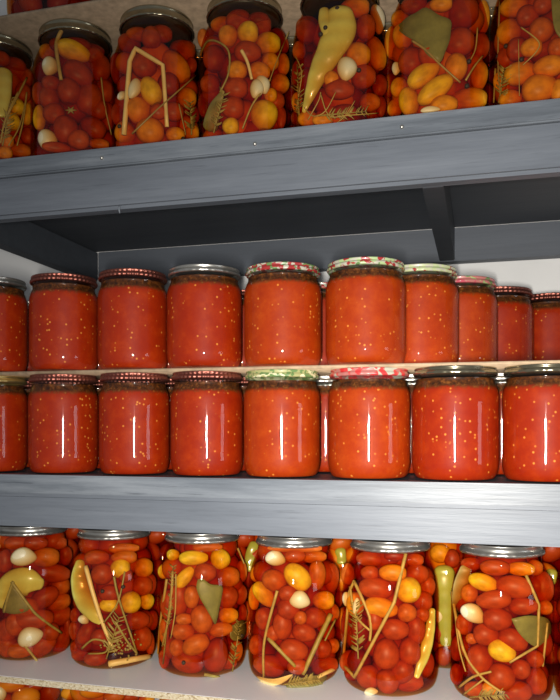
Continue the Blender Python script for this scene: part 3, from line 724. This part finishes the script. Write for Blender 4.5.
fill(jf, *S, n, [(120,170,38,26,0,'r'),(370,185,30,30,0,'o'),(215,185,56,30,0,'r'),(315,190,52,26,0,'a'),(400,262,40,62,0,'r'),(290,260,68,42,5,'r'),(115,285,32,36,0,'o'),(168,242,56,32,15,'y'),(410,340,26,28,0,'o'),(325,335,54,32,-5,'r'),(210,310,66,35,-10,'r'),
 (95,405,32,42,0,'r'),(225,385,55,42,0,'r'),(125,462,24,20,0,'o'),(285,465,56,40,20,'r'),(180,445,48,40,0,'r'),(65,600,26,42,0,'r'),(65,500,24,50,0,'d'),(370,540,34,32,0,'r'),(405,480,30,50,0,'d'),(315,580,36,36,0,'r'),(155,545,50,62,0,'r'),(242,510,52,38,20,'y'),
 (375,625,38,52,0,'r'),(195,655,30,24,0,'a'),(240,610,52,50,0,'r'),(140,685,44,30,0,'o'),(300,668,56,42,-10,'r')],
 [(128,365,50,36,30,'big white garlic clove at the upper left')],
 [([(45,280),(90,500),(160,610),(240,670)],10,0,STEM,'long straw stalk along the left glass'),([(60,380),(75,500),(100,590)],6,0,STEM,'thin straw stalk on the left'),([(335,215),(385,330),(380,490),(270,555)],10,1,STEM,'angular bent straw stalk'),([(418,400),(400,570)],8,0,STEM,'short straw stalk on the right'),([(75,650),(130,610),(200,590)],9,0,STEM,'crossing straw stalk at the base'),([(90,680),(170,620)],7,0,STEM,'second crossing stalk at the base')])
leaf(jf, *S, [(278,385),(345,372),(420,385),(432,440),(400,480),(370,492),(335,470),(300,430)], 'dark olive bay leaf at the right of '+n)
pepper(jf, *S, [(100,190,22),(80,255,28),(58,330,14)], 'tan strip of pickled pepper at the left of '+n, TAN, flat=.3)
jg = pj(607, .812, zb, 'silver', 'pickle jar cut by the right frame edge on the white shelf', GB)

# ---- white shelf, rear row
jr = pj(447, .92, zb, 'silver', 'rear pickle jar with an upright green pepper seen between two front jars', GR_)
fill(jr, 330, 520, 3.892, 'the rear jar with the upright green pepper', [(430,130,40,36,0,'a'),(475,150,30,36,0,'r'),(440,530,32,36,0,'r'),(430,440,26,40,0,'r'),(480,440,24,40,0,'r')], [(425,375,15,28,0,'small white garlic clove')])
pepper(jr, 330, 520, 3.892, [(444,200,40),(446,330,38),(452,480,22)], 'upright green pepper in the rear jar between two front jars', GREENPEP)
REAR = [(jr, 'roay')]
for u, w, mx, pepm in ((343, 'rear pickle jar behind the gap left of the V-stalk jar', 'aord', 1), (250, 'rear pickle jar with a green piece behind the bay leaf jar', 'rrod', 1),
                 (163, 'rear pickle jar full of dark red tomatoes behind the curved pepper jar', 'rrrd', 0), (553, 'rear pickle jar at the right frame edge behind the front row', 'aord', 0), (66, 'rear pickle jar behind the two leftmost jars of the white shelf', 'rrd', 0)):
    j_ = pj(u, .926, zb, 'silver', w, GR_); REAR.append((j_, mx))
    if u == 250: pepper(j_, 240, 520, 3.89, [(55,95,20),(45,140,26),(38,190,18)], 'green pepper tip in the rear jar behind the bay leaf jar', GREENPEP)
    if u == 343: pepper(j_, 330, 520, 3.89, [(40,120,22),(45,160,20)], 'olive pepper tip in the rear jar left of the V-stalk jar', GREENPEP)
    if u == 553: pepper(j_, 440, 520, 3.89, [(430,205,24),(435,240,18)], 'yellow-green pepper tip in the rear jar at the right edge', GREENPEP)

# ---- lowest shelf, tops only
LOW = []
jl = pj(20, .80, ZL, 'silver', 'leftmost jar of the lowest shelf, only its yellow tomatoes showing', 'pickle jars on the lowest shelf', H=.172)
fill(jl, 0, 520, 3.889, 'the leftmost jar of the lowest shelf', [(45,640,52,28,0,'a'),(130,640,42,28,0,'r'),(190,670,42,45,0,'r'),(100,690,52,40,0,'a'),(-20,630,30,28,0,'a')], [(0,680,22,32,0,'white garlic clove')])
jm = pj(106, .80, ZL, 'silver', 'second jar of the lowest shelf, amber tomatoes below the chipboard edge', 'pickle jars on the lowest shelf', H=.172)
fill(jm, 60, 520, 3.89, 'the second jar of the lowest shelf', [(50,672,46,28,0,'a'),(130,665,52,28,0,'a'),(210,685,42,26,0,'o'),(265,690,42,28,0,'r'),(325,700,45,28,0,'a')])
jn = pj(196, .80, ZL, 'silver', 'third jar of the lowest shelf under the bay leaf jar', 'pickle jars on the lowest shelf', H=.172)
# ---- jars on the topmost hardboard
jt = pj(52, .80, ZU+.0042, 'bronze', 'red pickle jar standing on the topmost hardboard at the upper left', 'jars on the topmost hardboard')
ju = pj(139, .80, ZU+.0042, 'bronze', 'second jar on the topmost hardboard with only its base showing', 'jars on the topmost hardboard')
# ---- rear of the top shelf
for u in (202, 292, 388, 116, 489):
    j_ = pj(u, .905, zt, 'bronze', 'rear top-shelf pickle jar %s' % {116:'behind the garlic rounds jar and the bent stalk jar',202:'between the bent stalk jar and the garlic bulb jar',292:'between the garlic bulb jar and the long pepper jar',388:'between the long pepper jar and the broad leaf jar',489:'between the broad leaf jar and the right end jar'}[u], 'rear jars on the top shelf')
    REAR.append((j_, 'rdda'))

def dill(j, ox, oy, sc, x0, y0, x1, y1, wdt, label, n=34):
    bm = bmesh.new(); rnd = random.Random(int(x0*7+y0))
    W = []
    for i in range(8):
        t = i/7; W.append(locate(j, ox+(x0+(x1-x0)*t)/sc, oy+(y0+(y1-y0)*t)/sc, .001)[0])
    tube(W, [.0009*(1-.06*i) for i in range(8)], 1, j.n, 6, bm)
    L = math.hypot(x1-x0, y1-y0); dx, dy = (x1-x0)/L, (y1-y0)/L
    for k in range(n):
        t = rnd.uniform(.12, 1); sgn = rnd.choice((-1, 1)); ln = wdt*rnd.uniform(.5, 1.1)
        bx, by = x0+(x1-x0)*t, y0+(y1-y0)*t
        P = []
        for q in (0, .35, .7, 1):
            P.append(locate(j, ox+(bx+dx*ln*.55*q - dy*sgn*ln*q*(1-.25*q))/sc, oy+(by+dy*ln*.55*q + dx*sgn*ln*q*(1-.25*q))/sc, .0008)[0])
        tube(P, [.0007, .0007, .0005, .0003], 1, j.n, 5, bm)
    place_mesh('dill_sprig', bm, STEMG if k % 2 else OLIVEPEP, label, 'herb')
dill(jA, 0, 0, 4.117, 10, 600, 50, 400, 40, 'feathery dill sprig at the left of the leftmost top-shelf jar')
dill(jC, 100, 0, 4.373, 400, 590, 395, 450, 36, 'feathery dill sprig at the lower right of the bent-stalk jar')
dill(jD, 190, 0, 4.664, 110, 620, 160, 430, 36, 'feathery dill sprig at the lower left of the garlic bulb jar')
dill(jE, 280, 0, 4.667, 90, 560, 80, 300, 40, 'feathery dill sprig left of the long pepper, top shelf')
dill(jE, 280, 0, 4.667, 180, 540, 400, 520, 40, 'feathery dill sprig along the base of the long pepper jar')
dill(jG, 480, 0, 5.838, 110, 600, 140, 400, 60, 'feathery dill sprig low in the jar at the right end of the top shelf')
dill(jb, 60, 520, 3.89, 180, 540, 230, 380, 50, 'feathery dill sprig in the curved pepper jar, white shelf')
dill(jc, 145, 520, 3.89, 70, 560, 110, 180, 22, 'feathery dill sprig beside the straw stalks of the bay leaf jar')
dill(jc, 145, 520, 3.89, 340, 590, 370, 400, 30, 'feathery dill sprig at the right of the upright bay leaf jar')
dill(jd, 240, 520, 3.89, 170, 640, 310, 620, 36, 'feathery dill sprig on the base of the slanting stalk jar', 44)
dill(je, 330, 520, 3.892, 110, 540, 100, 320, 40, 'feathery dill sprig inside the V-shaped stalk, white shelf', 44)
dill(jf, 440, 520, 3.892, 110, 690, 260, 680, 36, 'feathery dill sprig on the base of the rightmost full white-shelf jar')
for j_, mx in REAR: backing(j_, mx, all_round=(j_ is not jr))
for j_ in (jg,): backing(j_, 'rroa', all_round=True)
for j_ in (jt, ju): backing(j_, 'rrd', all_round=True)
for j_ in (jl, jm): backing(j_, 'rao')
backing(jn, 'aro', all_round=True)
for j_, mx in ((jA,'aor'),(jB,'rrrd'),(jC,'raoa'),(jD,'raor'),(jE,'aaod'),(jF,'ayoa'),(jG,'aaoa'),(ja,'rrro'),(jb,'rrro'),(jc,'rroo'),(jd,'rrro'),(je,'rrrd'),(jf,'rrrd')):
    backing(j_, mx)
# remaining tomatoes, beyond the three hundred modelled one by one, as one mass
DEEP += LATE
tb = {}
keys = list(TM); verts = []; faces = []; mats = []
src = bmesh.new(); bmesh.ops.create_uvsphere(src, u_segments=14, v_segments=9, radius=1)
sv = [v.co.copy() for v in src.verts]; sf = [[v.index for v in f.verts] for f in src.faces]; src.free()
for M, c in DEEP:
    b0 = len(verts); verts += [(M @ v)[:] for v in sv]; faces += [[b0+i for i in f] for f in sf]; mats += [keys.index(c)]*len(sf)
me = bpy.data.meshes.new('packed_tomatoes'); me.from_pydata(verts, [], faces)
for k in keys: me.materials.append(TM[k])
me.polygons.foreach_set('material_index', mats); me.polygons.foreach_set('use_smooth', [True]*len(faces)); me.update()
o = link('packed_tomatoes', me); tag(o, 'mixed red and yellow tomatoes packed deeper inside all the pickle jars', 'tomatoes', None, 'stuff')
print('individual tomatoes', NT[0], 'mass', len(DEEP))

# ---------------------------------------------------------------- light
def area(name, loc, target, sx, sy, power, col=(1,1,1), spread=180):
    L = bpy.data.lights.new(name, 'AREA'); L.shape = 'RECTANGLE'; L.size = sx; L.size_y = sy; L.energy = power; L.color = col; L.spread = math.radians(spread)
    o = bpy.data.objects.new(name, L); C.objects.link(o); o.location = loc
    o.rotation_euler = (Vector(target)-Vector(loc)).to_track_quat('-Z', 'Y').to_euler(); return o
area('flash', (-.01, -.03, CZ-.015), (-.06, .8, CZ-.15), .018, .08, 4.6, (1, .955, .885), 106)
area('side_streak_light', (2.3, -.25, CZ-.12), (0, .8, CZ-.1), .5, .45, 2.4, (.90,.95,1))  # added side lamp for second streaks on the glass; no window known there
w = bpy.data.worlds.new('world'); bpy.context.scene.world = w; w.use_nodes = True
bg = w.node_tree.nodes['Background']; bg.inputs[0].default_value = (.9,.94,1,1); bg.inputs[1].default_value = .16
sc = bpy.context.scene
sc.view_settings.view_transform = 'Standard'; sc.view_settings.look = 'None'
sc.cycles.transparent_max_bounces = 32

for o_ in bpy.data.objects:
    if 'label' in o_ and not 4 <= len(o_['label'].split()) <= 16 and o_.parent is None: print('LABEL', len(o_['label'].split()), o_['label'])
